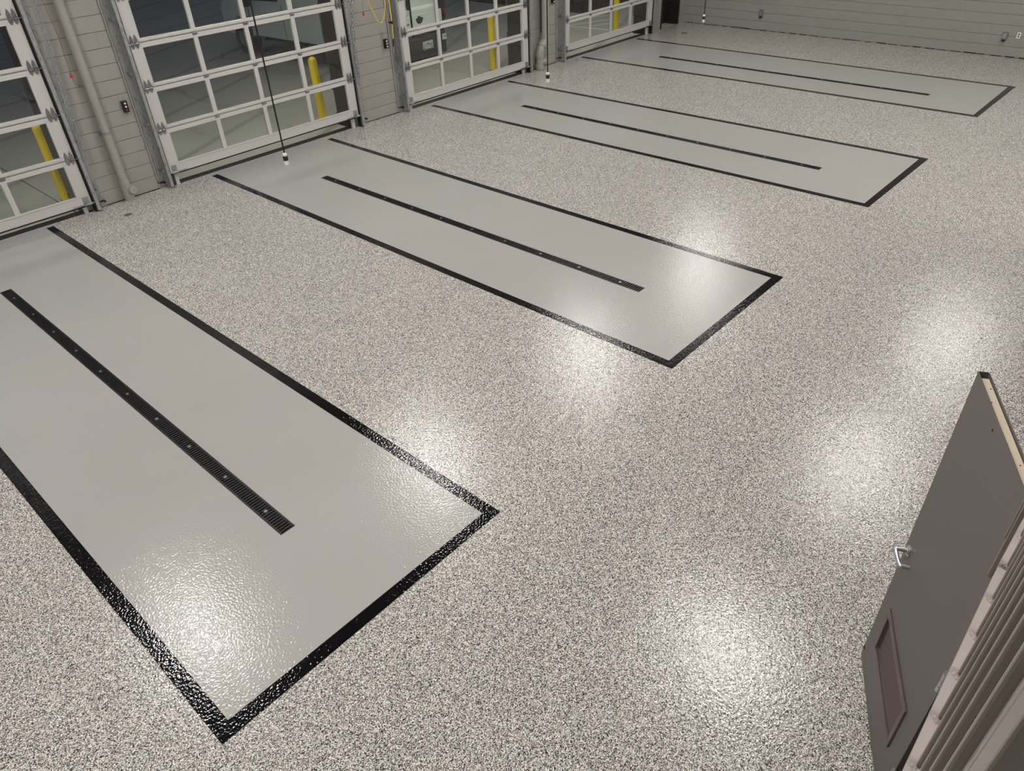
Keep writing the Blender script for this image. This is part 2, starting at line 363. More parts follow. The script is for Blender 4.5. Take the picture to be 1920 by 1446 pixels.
# ------------------------------------------------------------------ trench drains
NS = 10; SL = (DY0-DY1)/NS
def grate_mb():
    g = MB(); h0, h1 = -.012, .004; L = SL-.004; w_ = DRW-.003
    g.box(-w_, -w_+.013, -L/2, L/2, h0, h1); g.box(w_-.013, w_, -L/2, L/2, h0, h1)
    n = 20; p = L/n
    for i in range(n+1):
        y = -L/2+i*p
        a, b = max(y-p*.27, -L/2), min(y+p*.27, L/2)
        g.box(-w_+.013, w_-.013, a, b, h0, h1-.001)
    g.box(-.016, .016, -.03, .03, h0, h1-.0005)
    return g
drains = []
for k in range(4):
    t = empty('trench_drain', (DRX[k], (DY0+DY1)/2, 0))
    tag(t, ['black slotted trench drain in the bay nearest the camera',
            'black slotted trench drain in the second bay, below the hanging cord',
            'black slotted trench drain in the third bay, in front of the white van',
            'thin black slotted trench drain in the farthest bay by the right wall'][k], 'floor drain', 'slotted trench drains in the bays')
    H = (DY0-DY1)/2
    if k == 0:
        fr = MB(); fr.box(-DRW, -DRW+.003, -H, H, -.09, .003); fr.box(DRW-.003, DRW, -H, H, -.09, .003)
        fr.box(-DRW, DRW, -H, -H+.003, -.09, .003); fr.box(-DRW, DRW, H-.003, H, -.09, .003); fr.box(-DRW, DRW, -H, H, -.095, -.09)
        frame = fr.build('channel', m_pit, t)
        grates = []
        for i in range(NS):
            if i == 0:
                gr = grate_mb().build('grate_section', m_iron, t); gme = gr.data
                bo = MB().cyl((0, 0, .003), (0, 0, .0085), .013, 12).build('bolt', m_chrome, gr)
            else:
                gr = grates[0].copy(); COL.objects.link(gr); gr.parent = t
                b2 = bo.copy(); COL.objects.link(b2); b2.parent = gr
            gr.location = (0, H-SL*(i+.5), 0); grates.append(gr)
        drains.append((frame, grates))
    else:
        f2 = drains[0][0].copy(); COL.objects.link(f2); f2.parent = t
        for g in drains[0][1]:
            copy_tree(g, t)

# ------------------------------------------------------------------ sectional overhead doors
DY = -.10; TH = .045; Z1, HS, NR = .637, .594, 6
def hinge_mb(side):
    """double strap hinge with roller axle; side=+1 axle goes right"""
    h = MB()
    for dx in (.028, .090):
        x = -side*dx
        for up in (1, -1):
            q_ = 1 if up > 0 else .62
            pts = [(x-.026, 0), (x-.026, up*q_*.055), (x-.013, up*q_*.095), (x, up*q_*.118), (x+.013, up*q_*.095), (x+.026, up*q_*.055), (x+.026, 0)]
            h.prism_xz(pts, -.004, 0.0) if up < 0 else h.prism_xz(pts[::-1], -.004, 0.0)
        h.cyl((x-.023, -.014, 0), (x+.023, -.014, 0), .010, 12)
        h.box(x-.023, x-.019, -.03, 0, -.018, .018); h.box(x+.019, x+.023, -.03, 0, -.018, .018)
    h.cyl((-side*.11, -.02, 0), (side*.075, -.02, 0), .006, 10)
    h.cyl((side*.055, -.02, 0), (side*.078, -.02, 0), .020, 16)
    return h
def small_hinge_mb():
    h = MB(); h.box(-.040, .040, -.003, 0, -.034, .034); h.cyl((-.038, -.009, 0), (.038, -.009, 0), .011, 12)
    for x in (-.02, .02):
        for z in (-.02, .02): h.cyl((x, -.003, z), (x, -.007, z), .005, 8)
    return h
def foot_bracket_mb(side):
    h = MB(); h.box(min(-side*.10, -side*.02), max(-side*.10, -side*.02), -.005, 0, .0, .105)
    h.box(min(-side*.10, -side*.0), max(-side*.10, 0), -.045, 0, -.012, -.006)
    h.cyl((-side*.09, -.028, .004), (side*.075, -.028, .004), .008, 10); h.cyl((-side*.06, -.028, .004), (side*.01, -.028, .004), .014, 12)
    h.cyl((side*.05, -.028, .004), (side*.075, -.028, .004), .020, 16)
    h.box(min(-side*.26, -side*.1), max(-side*.26, -side*.1), -.012, -.004, .0, .008)
    return h
me_cache = {}
def inst(name, key, fn, m, parent, loc):
    if key not in me_cache:
        o = fn().build(name, m, parent); me_cache[key] = o
    else:
        o = me_cache[key].copy(); COL.objects.link(o); o.parent = parent; o.name = name
    o.location = loc
    return o
for k, (l, r, zb) in enumerate(DOOR):
    t = empty('door_%d' % (k+1), (l, DY, zb)); struct(t)
    t['label'] = ['glazed sectional overhead door at the left edge with a yellow bollard behind its lower panes',
                  'glazed sectional overhead door behind the long black hanging cord',
                  'glazed sectional overhead door with the rear of the white van behind it',
                  'glazed sectional overhead door farthest along the wall, by the dark doorway'][k]
    W = r-l; y0, y1 = 0.0, TH
    st = .170; mid = [.134+(W-.268)*i/4 for i in (1, 2, 3)]; hm = .034
    xe = [(-.0, st)]+[(m_-hm, m_+hm) for m_ in mid]+[(W-st, W)]
    for i in range(NR):
        z0 = 0 if i == 0 else Z1+(i-1)*HS
        z1 = Z1 if i == 0 else Z1+i*HS
        br = .125 if i == 0 else .052; tr = .066; gp = .0025
        s = MB()
        # rails with a groove at the joint and a sloped glazing ledge on the bottom rail
        s.box(0, W, y0, y1, z1-tr, z1-gp)
        if i == 0:
            s.box(0, W, y0, y1, z0-.015, z0+br)
            s.box(st, W-st, y0-.006, y0, z0+br-.012, z0+br)
        else:
            s.box(0, W, y0+.004, y1, z0+gp, z0+.016); s.box(st-.02, W-st+.02, y0-.014, y1, z0+.016, z0+br)
            s.box(0, st, y0, y1, z0+.014, z0+br); s.box(W-st, W, y0, y1, z0+.014, z0+br)
        for a, b in xe:
            s.box(a, b, y0, y1, z0+br, z1-tr)
        for a, b in ((xe[0][1]-.012, xe[0][1]), (xe[-1][0], xe[-1][0]+.012)):
            s.box(a, b, y0-.003, y0, z0+br, z1-tr)
        sec = s.build('door_section', m_alum, t, bevel=.003)
        for j in range(4):
            a, b = xe[j][1], xe[j+1][0]
            MB().box(a-.004, b+.004, .027, .031, z0+br-.004, z1-tr+.004).build('glass_pane', m_glass, sec)
        if i < NR-1:
            inst('roller_hinge', 'hl', lambda: hinge_mb(-1), m_hinge, sec, (.012, y0, z1))
            inst('roller_hinge', 'hr', lambda: hinge_mb(1), m_hinge, sec, (W-.012, y0, z1))
            for m_ in mid:
                inst('centre_hinge', 'hc', small_hinge_mb, m_hinge, sec, (m_, y0-.001, z1))
        if i == 0:
            inst('bottom_bracket', 'bl', lambda: foot_bracket_mb(-1), m_galv, sec, (.012, y0, z0))
            inst('bottom_bracket', 'br', lambda: foot_bracket_mb(1), m_galv, sec, (W-.012, y0, z0))
            MB().box(.01, W-.01, y0+.002, y1-.002, z0-.034, z0-.015).build('bottom_seal', m_rubber, sec)
    # jamb liner strips beside the leaf
    j = MB(); 
    for a in (l+.06, r-.13): j.box(a, a+.055, -.05, -.002, 0, HEAD+.05)
    j.box(l+.06, r-.075, -.05, -.002, HEAD, HEAD+.06)
    struct(j.build('trim_%d' % (k+1), m_alum))
    d = MB()
    for a in (l+.112, r-.132): d.box(a, a+.02, -.001, WT-.02, 0, HEAD)
    struct(d.build('trim_%d' % (k+5), m_dark))
    # threshold: dark steel nosing
    struct(MB().box(l+.02, r-.02, -.042, .10, .0006, .004).box(l+.14, r-.14, .095, .107, -.03, .007).build('trim_%d' % (k+9), m_angle))

    # vertical tracks + wall angles
    for side, xx in ((-1, l), (1, r)):
        tr_ = empty('door_track', (xx, 0, 0))
        tag(tr_, ['galvanised vertical roller track at the %s side of the %s overhead door' % ('left' if side < 0 else 'right', n)
                  for n in ('nearest', 'second', 'third', 'farthest')][k], 'door track', 'roller tracks of the overhead doors')
        a0 = side*.045; a1 = side*.100
        X = lambda a, b: (min(a, b), max(a, b))
        g = MB(); H = 3.9
        g.box(*X(side*.030, side*.034), -.152, -.100, .02, H)      # inner lip
        g.box(*X(side*.030, side*.082), -.155, -.152, .02, H)      # front web
        g.box(*X(side*.078, side*.082), -.155, -.095, .02, H)      # outer flange
        # curve and horizontal run towards the room
        for q in range(8):
            t0, t1 = q*math.pi/16, (q+1)*math.pi/16
            p0 = (side*.056, -.125-.35*(1-math.cos(t0)), H+.35*math.sin(t0)); p1 = (side*.056, -.125-.35*(1-math.cos(t1)), H+.35*math.sin(t1))
            g.tube([p0, p1], .024, 6)
        g.tube([(side*.056, -.475, H+.35), (side*.056, -3.6, H+.38)], .024, 6)
        g.build('roller_track', m_punch, tr_)
        an = MB()
        an.box(*X(side*.085, side*.089), -.100, -.002, .0, H-.1)   # angle leg off the wall
        an.box(*X(side*.085, side*.165), -.006, -.001, .0, H-.1)   # leg on the wall
        an.build('wall_angle', m_punch, tr_)
        for z in (.25, .95, 1.65, 2.35, 3.05):
            cl = MB(); cl.box(*X(side*.082, side*.13), -.11, -.104, z, z+.04); cl.box(*X(side*.126, side*.13), -.11, -.006, z, z+.04)
            cl.cyl((side*.105, -.118, z+.02), (side*.105, -.108, z+.02), .009, 6)
            cl.build('track_clip', m_galv, tr_)
        # black strip standing in for the shade between leaf and track
        MB().box(*X(side*.004, side*.029), -.112, -.050, 0.0, H-.1).build('gap_shade', m_rubber, tr_)
        # photo eye near the floor
        pe = empty('photo_eye', (xx+side*.155, -.05, .10))
        tag(pe, 'small black photo eye low on the wall at the %s of the %s overhead door' % ('left' if side < 0 else 'right', ORD[k]), 'sensor', 'door safety sensors near the floor')
        MB().box(-.03, .03, -.012, -.004, -.012, .012).box(-.045, -.03, -.012, .05, -.006, .006).build('bracket', m_plastic, pe)
        MB().cyl((.02, -.045, .0), (.02, -.005, .0), .018, 14).build('eye_housing', m_plastic, pe, bevel=.002)

# conduit up the left side of the third and fourth door
for k, xx in ((2, DOOR[2][0]-.205), (3, DOOR[3][0]-.20), (1, DOOR[1][0]-.19)):
    c = MB().cyl((xx, -.018, .11), (xx, -.018, 5.2), .011, 10).build('wall_conduit', m_pipe)
    tag(c, 'thin painted conduit running up the wall left of the %s overhead door' % ORD[k], 'conduit', 'conduits beside the overhead doors')

# ------------------------------------------------------------------ drain pipes on the piers
t = empty('drain_pipe', (1.08, -.085, 0)); tag(t, 'grey painted drain pipe with a round cleanout on the pier between the two nearest doors', 'pipe')
MB().cyl((0, 0, .27), (0, 0, 6.2), .060, 28).build('pipe', m_pipe, t)
f = MB().cyl((0, 0, .03), (0, 0, .28), .069, 28); f.cyl((0, 0, .0), (0, 0, .045), .062, 28); f.cyl((0, 0, .275), (0, 0, .30), .066, 28)
fo = f.build('cleanout_tee', m_pipe, t, bevel=.004)
f = MB().cyl((.035, -.03, .155), (.055, -.10, .165), .062, 28); f.cyl((.055, -.10, .165), (.058, -.112, .167), .050, 28); f.box(.045, .07, -.125, -.108, .15, .18)
f.build('cleanout_plug', m_pipe, fo, bevel=.003)
for z in (1.0, 3.0, 4.8):
    MB().cyl((0, 0, z-.012), (0, 0, z+.012), .0625, 28).box(-.09, .09, .055, .078, z-.012, z+.012).build('pipe_strap', m_galv, t)
t = empty('drain_pipe', (10.70, -.13, 0)); tag(t, 'grey painted drain pipe with an offset elbow at its foot beside the third overhead door', 'pipe')
MB().cyl((0, 0, .62), (0, 0, 6.2), .085, 28).build('pipe', m_pipe, t)
pts = [(0, 0, .68), (-.01, 0, .60), (-.07, -.0, .52), (-.14, -.0, .44), (-.18, -.0, .34), (-.18, 0, .2), (-.18, 0, .0)]
f = MB().tube(pts, .084, 28)
for (a, b) in ((0, 1), (2, 3), (4, 5)):
    A, B = Vector(pts[a]), Vector(pts[b]); f.cyl(A.lerp(B, .2), A.lerp(B, .6), .099, 28)
f.cyl((-.18, 0, .02), (-.18, 0, .12), .098, 28)
eo = f.build('offset_elbow', m_pipe, t)
MB().cyl((-.15, -.02, .17), (-.095, -.13, .17), .062, 24).cyl((-.095, -.13, .17), (-.09, -.142, .17), .05, 24).box(-.105, -.08, -.155, -.138, .155, .185).build('cleanout_plug', m_pipe, eo, bevel=.003)
MB().cyl((-.105, .02, .75), (-.105, .02, 3.4), .012, 10).build('side_shadow_line', m_rubber, t)  # black rod drawn as the shadow line left of the pipe

# ------------------------------------------------------------------ push-button stations
for k, (x, z) in enumerate([(1.475, 1.262), (6.325, 1.255), (11.10, 1.33)]):
    t = empty('button_station', (x, -.002, z))
    tag(t, ['black three-button door station on the pier between the two nearest overhead doors', 'black three-button door station on the pier left of the van door', 'black three-button door station left of the farthest overhead door'][k], 'control box', 'push-button stations on the piers')
    MB().box(-.036, .036, -.055, 0, -.078, .078).build('housing', m_plastic, t, bevel=.005)
    for q, m_ in ((.045, m_white), (.0, m_white), (-.045, m_red if k == 0 else m_white)):
        MB().cyl((0, -.053, q), (0, -.064, q), .013, 14).build('push_button', m_, t)

# ------------------------------------------------------------------ hoist chains
def chain(name, pts, label):
    g = MB(); P_ = [Vector(p) for p in pts]; d = 0; n = 0
    segs = [(P_[i], P_[i+1]) for i in range(len(P_)-1)]
    LK = .046
    for a, b in segs:
        L = (b-a).length; k = max(1, int(round(L/(LK*.82)))); dr = (b-a).normalized()
        u = Vector((1, 0, 0)); u = (u-dr*u.dot(dr)).normalized(); v = dr.cross(u)
        for i in range(k):
            c = a.lerp(b, (i+.5)/k); s_ = u if (n % 2) else v; n += 1
            ring = []
            for q in range(9):
                an = 2*math.pi*q/8
                ring.append(c+dr*math.cos(an)*LK*.5+s_*math.sin(an)*LK*.30)
            g.tube(ring, .005, 5)
    return tag(g.build(name, m_galv), label, 'chain', 'hoist chains beside the overhead doors')
chain('hoist_chain', [(.80, -.16, 5.0), (.74, -.16, 2.4), (.662, -.16, 1.2), (.655, -.16, .80), (.672, -.16, .775), (.690, -.16, .80), (.69, -.16, 1.2), (.775, -.16, 2.4), (.85, -.16, 5.0)],
      'galvanised hoist chain loop hanging beside the nearest overhead door')
chain('hoist_chain', [(5.60, -.18, 5.0), (5.56, -.18, 2.0), (5.505, -.18, 1.3), (5.49, -.18, .86), (5.505, -.18, .835), (5.52, -.18, .86), (5.535, -.18, 1.3), (5.59, -.18, 2.0), (5.66, -.18, 5.0)],
      'galvanised hoist chain loop hanging right of the door behind the hanging cord')

# ------------------------------------------------------------------ red pull handles on cords
for (x, zt, z, lab) in ((.888, 5.0, 1.825, 'red release pull handle on a thin cord by the nearest drain pipe'), (5.829, 5.0, 1.84, 'red release pull handle on a thin cord beside the yellow hose')):
    t = empty('pull_cord', (x, -.15, z)); tag(t, lab, 'pull cord', 'red release pulls')
    MB().tube([(.0, 0, .02), (.02, 0, .45), (-.01, 0, .9), (0, 0, zt-z)], .003, 6).build('cord', m_rope, t)
    MB().lathe([(.001, .03), (.007, .025), (.012, .0), (.022, -.03), (.021, -.034), (.001, -.034)], 0, 0, 14).build('handle', m_red, t)
    if x < 2: MB().tube([(0, 0, -.03), (.01, .03, -.09), (.05, .08, -.15), (.09, .13, -.165), (.11, .14, -.20)], .003, 6).build('tail_cord', m_rope, t)

# ------------------------------------------------------------------ yellow hose
t = empty('air_hose', (6.1, -.2, 1.1)); tag(t, 'yellow air hose looping down the pier to a silver coupling', 'hose')
def bez(p0, p1, p2, n=8):
    return [Vector(p0)*(1-u)**2+Vector(p1)*2*u*(1-u)+Vector(p2)*u*u for u in [i/n for i in range(n+1)]]
lp = [(-.19, -.02, 2.6), (-.19, -.02, 1.2)] + [] 
loop = [(-.215, -.02, 3.4), (-.20, -.02, 1.9), (-.182, -.02, .93), (-.165, -.02, .83), (-.115, -.02, .73), (-.06, -.02, .615), (-.02, -.02, .565), (.03, -.02, .545), (.075, -.02, .575), (.11, -.02, .625), (.14, -.02, .70), (.165, -.02, .80), (.175, -.02, .93), (.185, -.02, 1.6), (.19, -.02, 3.4)]
def smooth(pts, it=2):
    pts = [Vector(p) for p in pts]
    for _ in range(it):
        q = [pts[0]]
        for a, b in zip(pts, pts[1:]): q += [a.lerp(b, .25), a.lerp(b, .75)]
        pts = q+[pts[-1]]
    return pts
MB().tube(smooth(loop), .0085, 10).build('hose_loop', m_hose, t)
MB().tube(smooth([(.26, .02, 3.4), (.275, .02, 1.2), (.285, .0, .70), (.287, 0, .50), (.270, 0, .235)]), .0105, 10).build('hose_drop', m_hose, t)
MB().cyl((.270, 0, .245), (.252, 0, .12), .014, 12).build('hose_sleeve', m_plastic, t)
MB().cyl((.286, 0, .53), (.283, 0, .49), .022, 12).box(.26, .30, .0, .06, .50, .52).build('hose_clamp', m_plastic, t)
MB().cyl((.252, 0, .12), (.247, 0, .07), .011, 12).cyl((.248, 0, .09), (.243, 0, .05), .015, 8).cyl((.243, 0, .05), (.238, 0, .0), .010, 12).build('coupling', m_chrome, t)

# ------------------------------------------------------------------ cord drops with connectors
for k, ((x, y), (px)) in enumerate([((1.485, -4.08), 0), ((5.87, -4.24), 1), ((10.83, -3.92), 2)]):
    z = 1.35
    t = empty('cord_drop', (x, y, z))
    tag(t, ['black power cord hanging over the second bay with a white and black connector', 'black power cord hanging in front of the pier left of the farthest door', 'black power cord hanging in front of the right wall'][k], 'hanging cord', 'power cords hanging from the ceiling')
    rr = .0085
    MB().tube([(0, 0, .02), (0, 0, 2.0), (0, 0, ZC-z)], rr, 10).build('cord', m_rubber, t)
    MB().lathe([(.001, .035), (.016, .034), (.024, .022), (.024, -.0), (.001, 0)], 0, 0, 18).build('strain_relief', m_white, t)
    MB().lathe([(.025, .0), (.028, -.002), (.028, -.048), (.025, -.05)], 0, 0, 18).build('connector_body', m_plastic, t)
    MB().lathe([(.024, -.048), (.024, -.095), (.022, -.10), (.001, -.10)], 0, 0, 18).build('connector_face', m_white, t)

# ------------------------------------------------------------------ right wall fittings
for k, (y, z) in enumerate([(-2.25, .40), (-7.81, .41)]):
    t = empty('weather_cover', (XR, y, z)); tag(t, ['silver in-use outlet cover low on the right wall near its far corner', 'silver in-use outlet cover low on the right wall beside the duplex outlet'][k], 'outlet cover', 'silver outlet covers on the right wall')
    MB().box(-.012, 0, -.055, .055, -.085, .085).build('base_plate', m_galv, t, bevel=.004)
    d = MB(); pr = [(-.012, .075), (-.05, .07), (-.072, .045), (-.078, -.03), (-.07, -.065), (-.012, -.075)]
    n = len(pr); d.add([(a, -.045, b) for a, b in pr]+[(a, .045, b) for a, b in pr], [tuple(range(n)), tuple(reversed(range(n, 2*n)))]+[(i, n+i, n+(i+1) % n, (i+1) % n) for i in range(n)])
    d.build('domed_lid', m_galv, t, bevel=.012)
    MB().box(-.06, -.012, -.03, .03, -.11, -.078).build('cord_hood', m_plastic, t)
t = empty('wall_outlet', (XR, -8.06, .435)); tag(t, 'duplex outlet low at the right end of the right wall', 'outlet')
MB().box(-.006, 0, -.035, .035, -.058, .058).build('cover_plate', m_white, t, bevel=.002)
for z in (.022, -.022): MB().cyl((-.006, 0, z), (-.009, 0, z), .016, 16).build('socket', m_plastic, t)

# floor cleanouts
for x, y, r_, lab in ((.80, -.612, .055, 'round dark cleanout cover in the speckled floor near the drain pipe'), (15.52, -.81, .09, 'small dark cleanout cover in the speckled floor by the far corner')):
    o = MB().cyl((0, 0, .0005), (0, 0, .004), r_, 28).cyl((0, 0, .004), (0, 0, .0055), r_*.2, 6).build('floor_cleanout', mat('cleanout_cover', (92, 82, 84), .6, noise=.1))
    o.location = (x, y, 0); tag(o, lab, 'cleanout', 'floor cleanouts')

# ------------------------------------------------------------------ dark doorway in the far corner
t = struct(empty('door_5', (15.66, WT-.06, 0))); t['label'] = 'dark bronze door with a narrow glass lite in the far corner'
MB().box(0, .12, 0, .045, .01, 2.12).box(.26, .78, 0, .045, .01, 2.12).box(.12, .26, 0, .045, .01, .36).box(.12, .26, 0, .045, 1.95, 2.12).build('door_leaf', m_dark, t, bevel=.002)
MB().box(.105, .12, -.008, 0, .345, 1.965).box(.26, .275, -.008, 0, .345, 1.965).box(.105, .275, -.008, 0, .345, .36).box(.105, .275, -.008, 0, 1.95, 1.965).build('lite_frame', m_alum, t)
MB().box(.12, .26, .02, .026, .36, 1.95).build('glass_pane', m_glass, t)
struct(MB().box(15.60, 15.65, -.015, WT, 0, 2.2).box(16.45, 16.50, -.015, WT, 0, 2.2).box(15.60, 16.50, -.015, WT, 2.15, 2.22).build('trim_13', m_dark))

# ------------------------------------------------------------------ office entry door (open) and its frame
HX, HY = -.349, -11.580; ANG = math.radians(26.3); LW = .93; LH = 2.09
t = struct(empty('door_6', (HX, HY, 0.008), ANG)); t['label'] = 'open taupe steel door with lever handle and floor louver at the lower right'; t['category'] = 'door'
T_ = .045; lx0, lx1, lz0, lz1 = .228, .765, .305, .572
leaf = MB()
leaf.box(.05, lx0, -T_, 0, 0, LH-.03); leaf.box(lx1, LW, -T_, 0, 0, LH-.03); leaf.box(lx0, lx1, -T_, 0, 0, lz0); leaf.box(lx0, lx1, -T_, 0, lz1, LH-.03)
leaf.box(.05, LW, -.0022, 0, LH-.03, LH); leaf.box(.05, LW, -T_, -T_+.0022, LH-.03, LH); leaf.box(LW-.0022, LW, -T_+.0022, -.0022, LH-.03, LH); leaf.box(.05, .0522, -T_+.0022, -.0022, LH-.03, LH)
lf = leaf.build('door_leaf', m_door, t, label='taupe painted steel door leaf with open channel top')
MB().box(.07, LW-.035, -T_+.006, -.004, LH-.03, LH-.013).build('core_edge', m_core, t, label='pale core board in the top channel of the door')
hs = MB()
for s_, y_, z_ in ((.586, .0006, LH-.02), (.145, .0006, LH-.02)):
    hs.cyl((s_, 0, z_-.035), (s_, .0012, z_-.035), .006, 10)
for s_ in (.82, .72, .6, .45, .33, .2): hs.cyl((s_, -.018-.012*math.sin(s_*40), LH-.0132), (s_, -.018-.012*math.sin(s_*40), LH-.0118), .0032, 8)
hs.build('screw_hole', m_pit, t)
lo = MB(); fw = .034
for a, b, c, d in ((lx0-fw, lx1+fw, lz1, lz1+fw), (lx0-fw, lx1+fw, lz0-fw, lz0), (lx0-fw, lx0, lz0, lz1), (lx1, lx1+fw, lz0, lz1)):
    lo.box(a, b, 0, .010, c, d)
lv = lo.build('floor_louver', m_louv, t, bevel=.003, label='brown framed louver set low in the door')
sl_ = MB(); ns = 11
for i in range(ns):
    z = lz0+(i+.5)*(lz1-lz0)/ns; h = .011
    pr = [(-.043, z-h), (-.027, z+h), (-.011, z-h), (-.0135, z-h), (-.027, z+h-.004), (-.0405, z-h)]
    n = 6; sl_.add([(lx0, a, b) for a, b in pr]+[(lx1, a, b) for a, b in pr], [tuple(range(n)), tuple(reversed(range(n, 2*n)))]+[(q, n+q, n+(q+1) % n, (q+1) % n) for q in range(n)])
sl_.build('louver_blades', m_louv, lv)
# lever set
hx, hz = .865, 1.0
hd = MB().cyl((hx, 0, hz), (hx, .008, hz), .031, 28).cyl((hx, .008, hz), (hx, .014, hz), .024, 28).build('lever_rose', m_chrome, t, bevel=.002, label='round polished lever rose')
lvp = smooth([(hx, .010, hz), (hx, .058, hz), (hx-.004, .066, hz), (hx-.03, .067, hz), (hx-.098, .064, hz), (hx-.112, .060, hz), (hx-.116, .05, hz), (hx-.117, .016, hz)], 2)
MB().tube(lvp, .0112, 12).cyl((hx, .012, hz), (hx, .034, hz), .013, 16).build('lever_handle', m_chrome, hd)
MB().box(LW, LW+.002, -T_/2-.012, -T_/2+.012, hz-.10, hz+.10).build('latch_plate', m_chrome, t)
MB().box(LW-.02, LW+.0005, -.0005, .0015, .065, .095).build('edge_mark', m_pit, t)
for z in (.26, 1.085, 1.84):
    hh = MB()
    for q in range(3): hh.cyl((.042, .010, z-.057+q*.039), (.042, .010, z-.057+q*.039+.037), .0105, 14)
    hh.cyl((.042, .010, z+.060), (.042, .010, z+.068), .0115, 12); hh.box(-.01, .07, -.001, .003, z-.057, z+.060)
    hh.build('hinge', m_chrome, t)
# steel frame
fr = MB(); fr.box(-.41, -.36, -11.76, -11.585, 0, 2.15); fr.box(.59, .64, -11.76, -11.585, 0, 2.15); fr.box(-.41, .64, -11.76, -11.585, 2.10, 2.16)
struct(fr.build('trim_14', m_door, bevel=.003))

# ------------------------------------------------------------------ mezzanine guardrail
t = empty('guardrail', (-2.5, -11.519, 2.72))
tag(t, 'taupe steel guardrail with square pickets at the lower right corner', 'railing')
RY = -11.519; O = Vector((-2.5, RY, 2.72))
def L_(x0, x1, y0, y1, z0, z1): return (x0-O.x, x1-O.x, y0-O.y, y1-O.y, z0-O.z, z1-O.z)
MB().box(*L_(-4.6, 5.9, -11.538, -11.500, 2.710, 2.72)).box(*L_(-4.6, 5.9, -11.538, -11.534, 2.69, 2.71)).box(*L_(-4.6, 5.9, -11.504, -11.500, 2.69, 2.71)).build('bottom_rail', m_rail_lit, t, label='flat bottom rail with its lamplight painted in')
MB().box(*L_(-4.6, 5.9, -11.538, -11.500, 3.77, 3.808)).build('top_rail', m_rail, t, bevel=.004)
posts = (-4.4, -2.455, -.2, 1.9, 4.0, 5.8)
for x in posts:
    MB().box(*L_(x, x+.040, -11.539, -11.499, 2.69, 3.77)).build('post', m_rail, t, bevel=.002)
pk = None; wl = MB(); x = -1.188+.1124*5
xs_ = [-1.188+.1124*i for i in range(-11, 22)]
for x in xs_:
    if any(p-.03 < x < p+.12 for p in posts): continue
    if pk is None:
        pk = MB().box(-.0075, .0075, -.0064, .0064, .0, 1.05).build('picket', m_rail, t, bevel=.0036); c = pk
    else:
        c = pk.copy(); COL.objects.link(c); c.parent = t
    c.location = (x+.006-O.x, 0, 0)
    wl.lathe([(.001, .0045), (.004, .0038), (.006, .0)], x-.004-O.x, .0085, 8); wl.lathe([(.001, .004), (.0035, .003), (.005, .0)], x-.010-O.x, .004, 8)
wl.build('weld_beads', m_rail_lit, t)
for bx_, bz_ in ((-1.315, 2.68), (-1.115, 2.63)):
    MB().box(*L_(bx_, bx_+.012, -11.4995, -11.490, bz_, 3.3)).build('side_bracket', m_rail, t, bevel=.002)

# ------------------------------------------------------------------ ceiling lamps
for i, (x, y) in enumerate(LAMPS):
    t = empty('high_bay_lamp', (x, y, LAMP_Z))
    tag(t, 'white linear lamp hanging from the hall ceiling, out of the picture', 'lamp', 'linear lamps on the ceiling')
    MB().box(-.27, .27, -.65, .65, .006, .07).build('housing', m_housing, t, bevel=.005)
    MB().box(-.25, .25, -.63, .63, -.004, .006).build('diffuser', m_lamp, t)
    MB().cyl((0, -.4, .07), (0, -.4, ZC-LAMP_Z), .004, 6).cyl((0, .4, .07), (0, .4, ZC-LAMP_Z), .004, 6).build('hanger', m_galv, t)

# ------------------------------------------------------------------ outside
SZ = -.012
struct(MB().box(-14, 40, .107, 45, -.3, SZ).build('ground_slab', m_slab))
jt = MB()
jt.box(.36, .372, .11, 40, SZ, SZ+.002)
struct(jt.build('trim_slab_joint', m_seam))
for k, (x, y) in enumerate([(.50, .80), (5.29, .86), (9.97, .80), (14.92, .95)]):
    t = empty('bollard', (x, y, SZ))
    tag(t, ['yellow bollard outside the nearest door, at the left edge of the photo', 'yellow bollard outside the door behind the hanging cord', 'yellow bollard outside the door with the white van', 'yellow bollard outside the farthest door'][k], 'bollard', 'yellow bollards outside the overhead doors')
    prof = [(.078, 0), (.078, 1.06)]+[(.078*math.cos(a), 1.06+.078*math.sin(a)) for a in [math.pi/2*i/8 for i in range(1, 9)]]
    MB().lathe(prof, 0, 0, 28).build('sleeve', m_yellow, t)
    MB().lathe([(.10, 0), (.10, .012), (.078, .02)], 0, 0, 24).build('footing', m_slab, t)
# wall packs
for i, x in enumerate((-1.2, 3.6, 8.4, 13.2, 17.6)):
    t = empty('wall_pack', (x, WT+.03, 3.9)); tag(t, 'wall lamp outside above the doors, out of the picture', 'lamp', 'outdoor wall lamps')
    MB().box(-.18, .18, 0, .16, 0, .14).build('housing', m_dark, t, bevel=.01)
    MB().box(-.15, .15, .02, .15, -.006, 0).build('lens', m_pack, t)
# parking lines outside the farthest door
lines = [((14.78, 2.66), (14.96, .9)), ((14.83, 2.53), (16.35, 1.97)), ((15.05, 1.93), (16.0, 1.56)), ((15.10, 1.27), (15.75, 1.02)), ((16.05, 2.69), (16.75, 2.46))]
for i, (a, b) in enumerate(lines):
    A = Vector(a); B = Vector(b); d = (B-A).normalized(); n = Vector((-d.y, d.x))*.035
    q = [A-n, B-n, B+n, A+n]
    o = MB().prism([(p.x, p.y) for p in q], SZ, SZ+.002).build('parking_stripe', m_paint)
    tag(o, ['long white stripe on the pavement running away outside the farthest door', 'white slanted stripe on the pavement starting at the far end of the long stripe', 'white slanted stripe in the middle of the hatching', 'short white slanted stripe nearest the building', 'white slanted stripe nearest the planting bed'][i], 'pavement stripe', 'white stripes outside the farthest door')
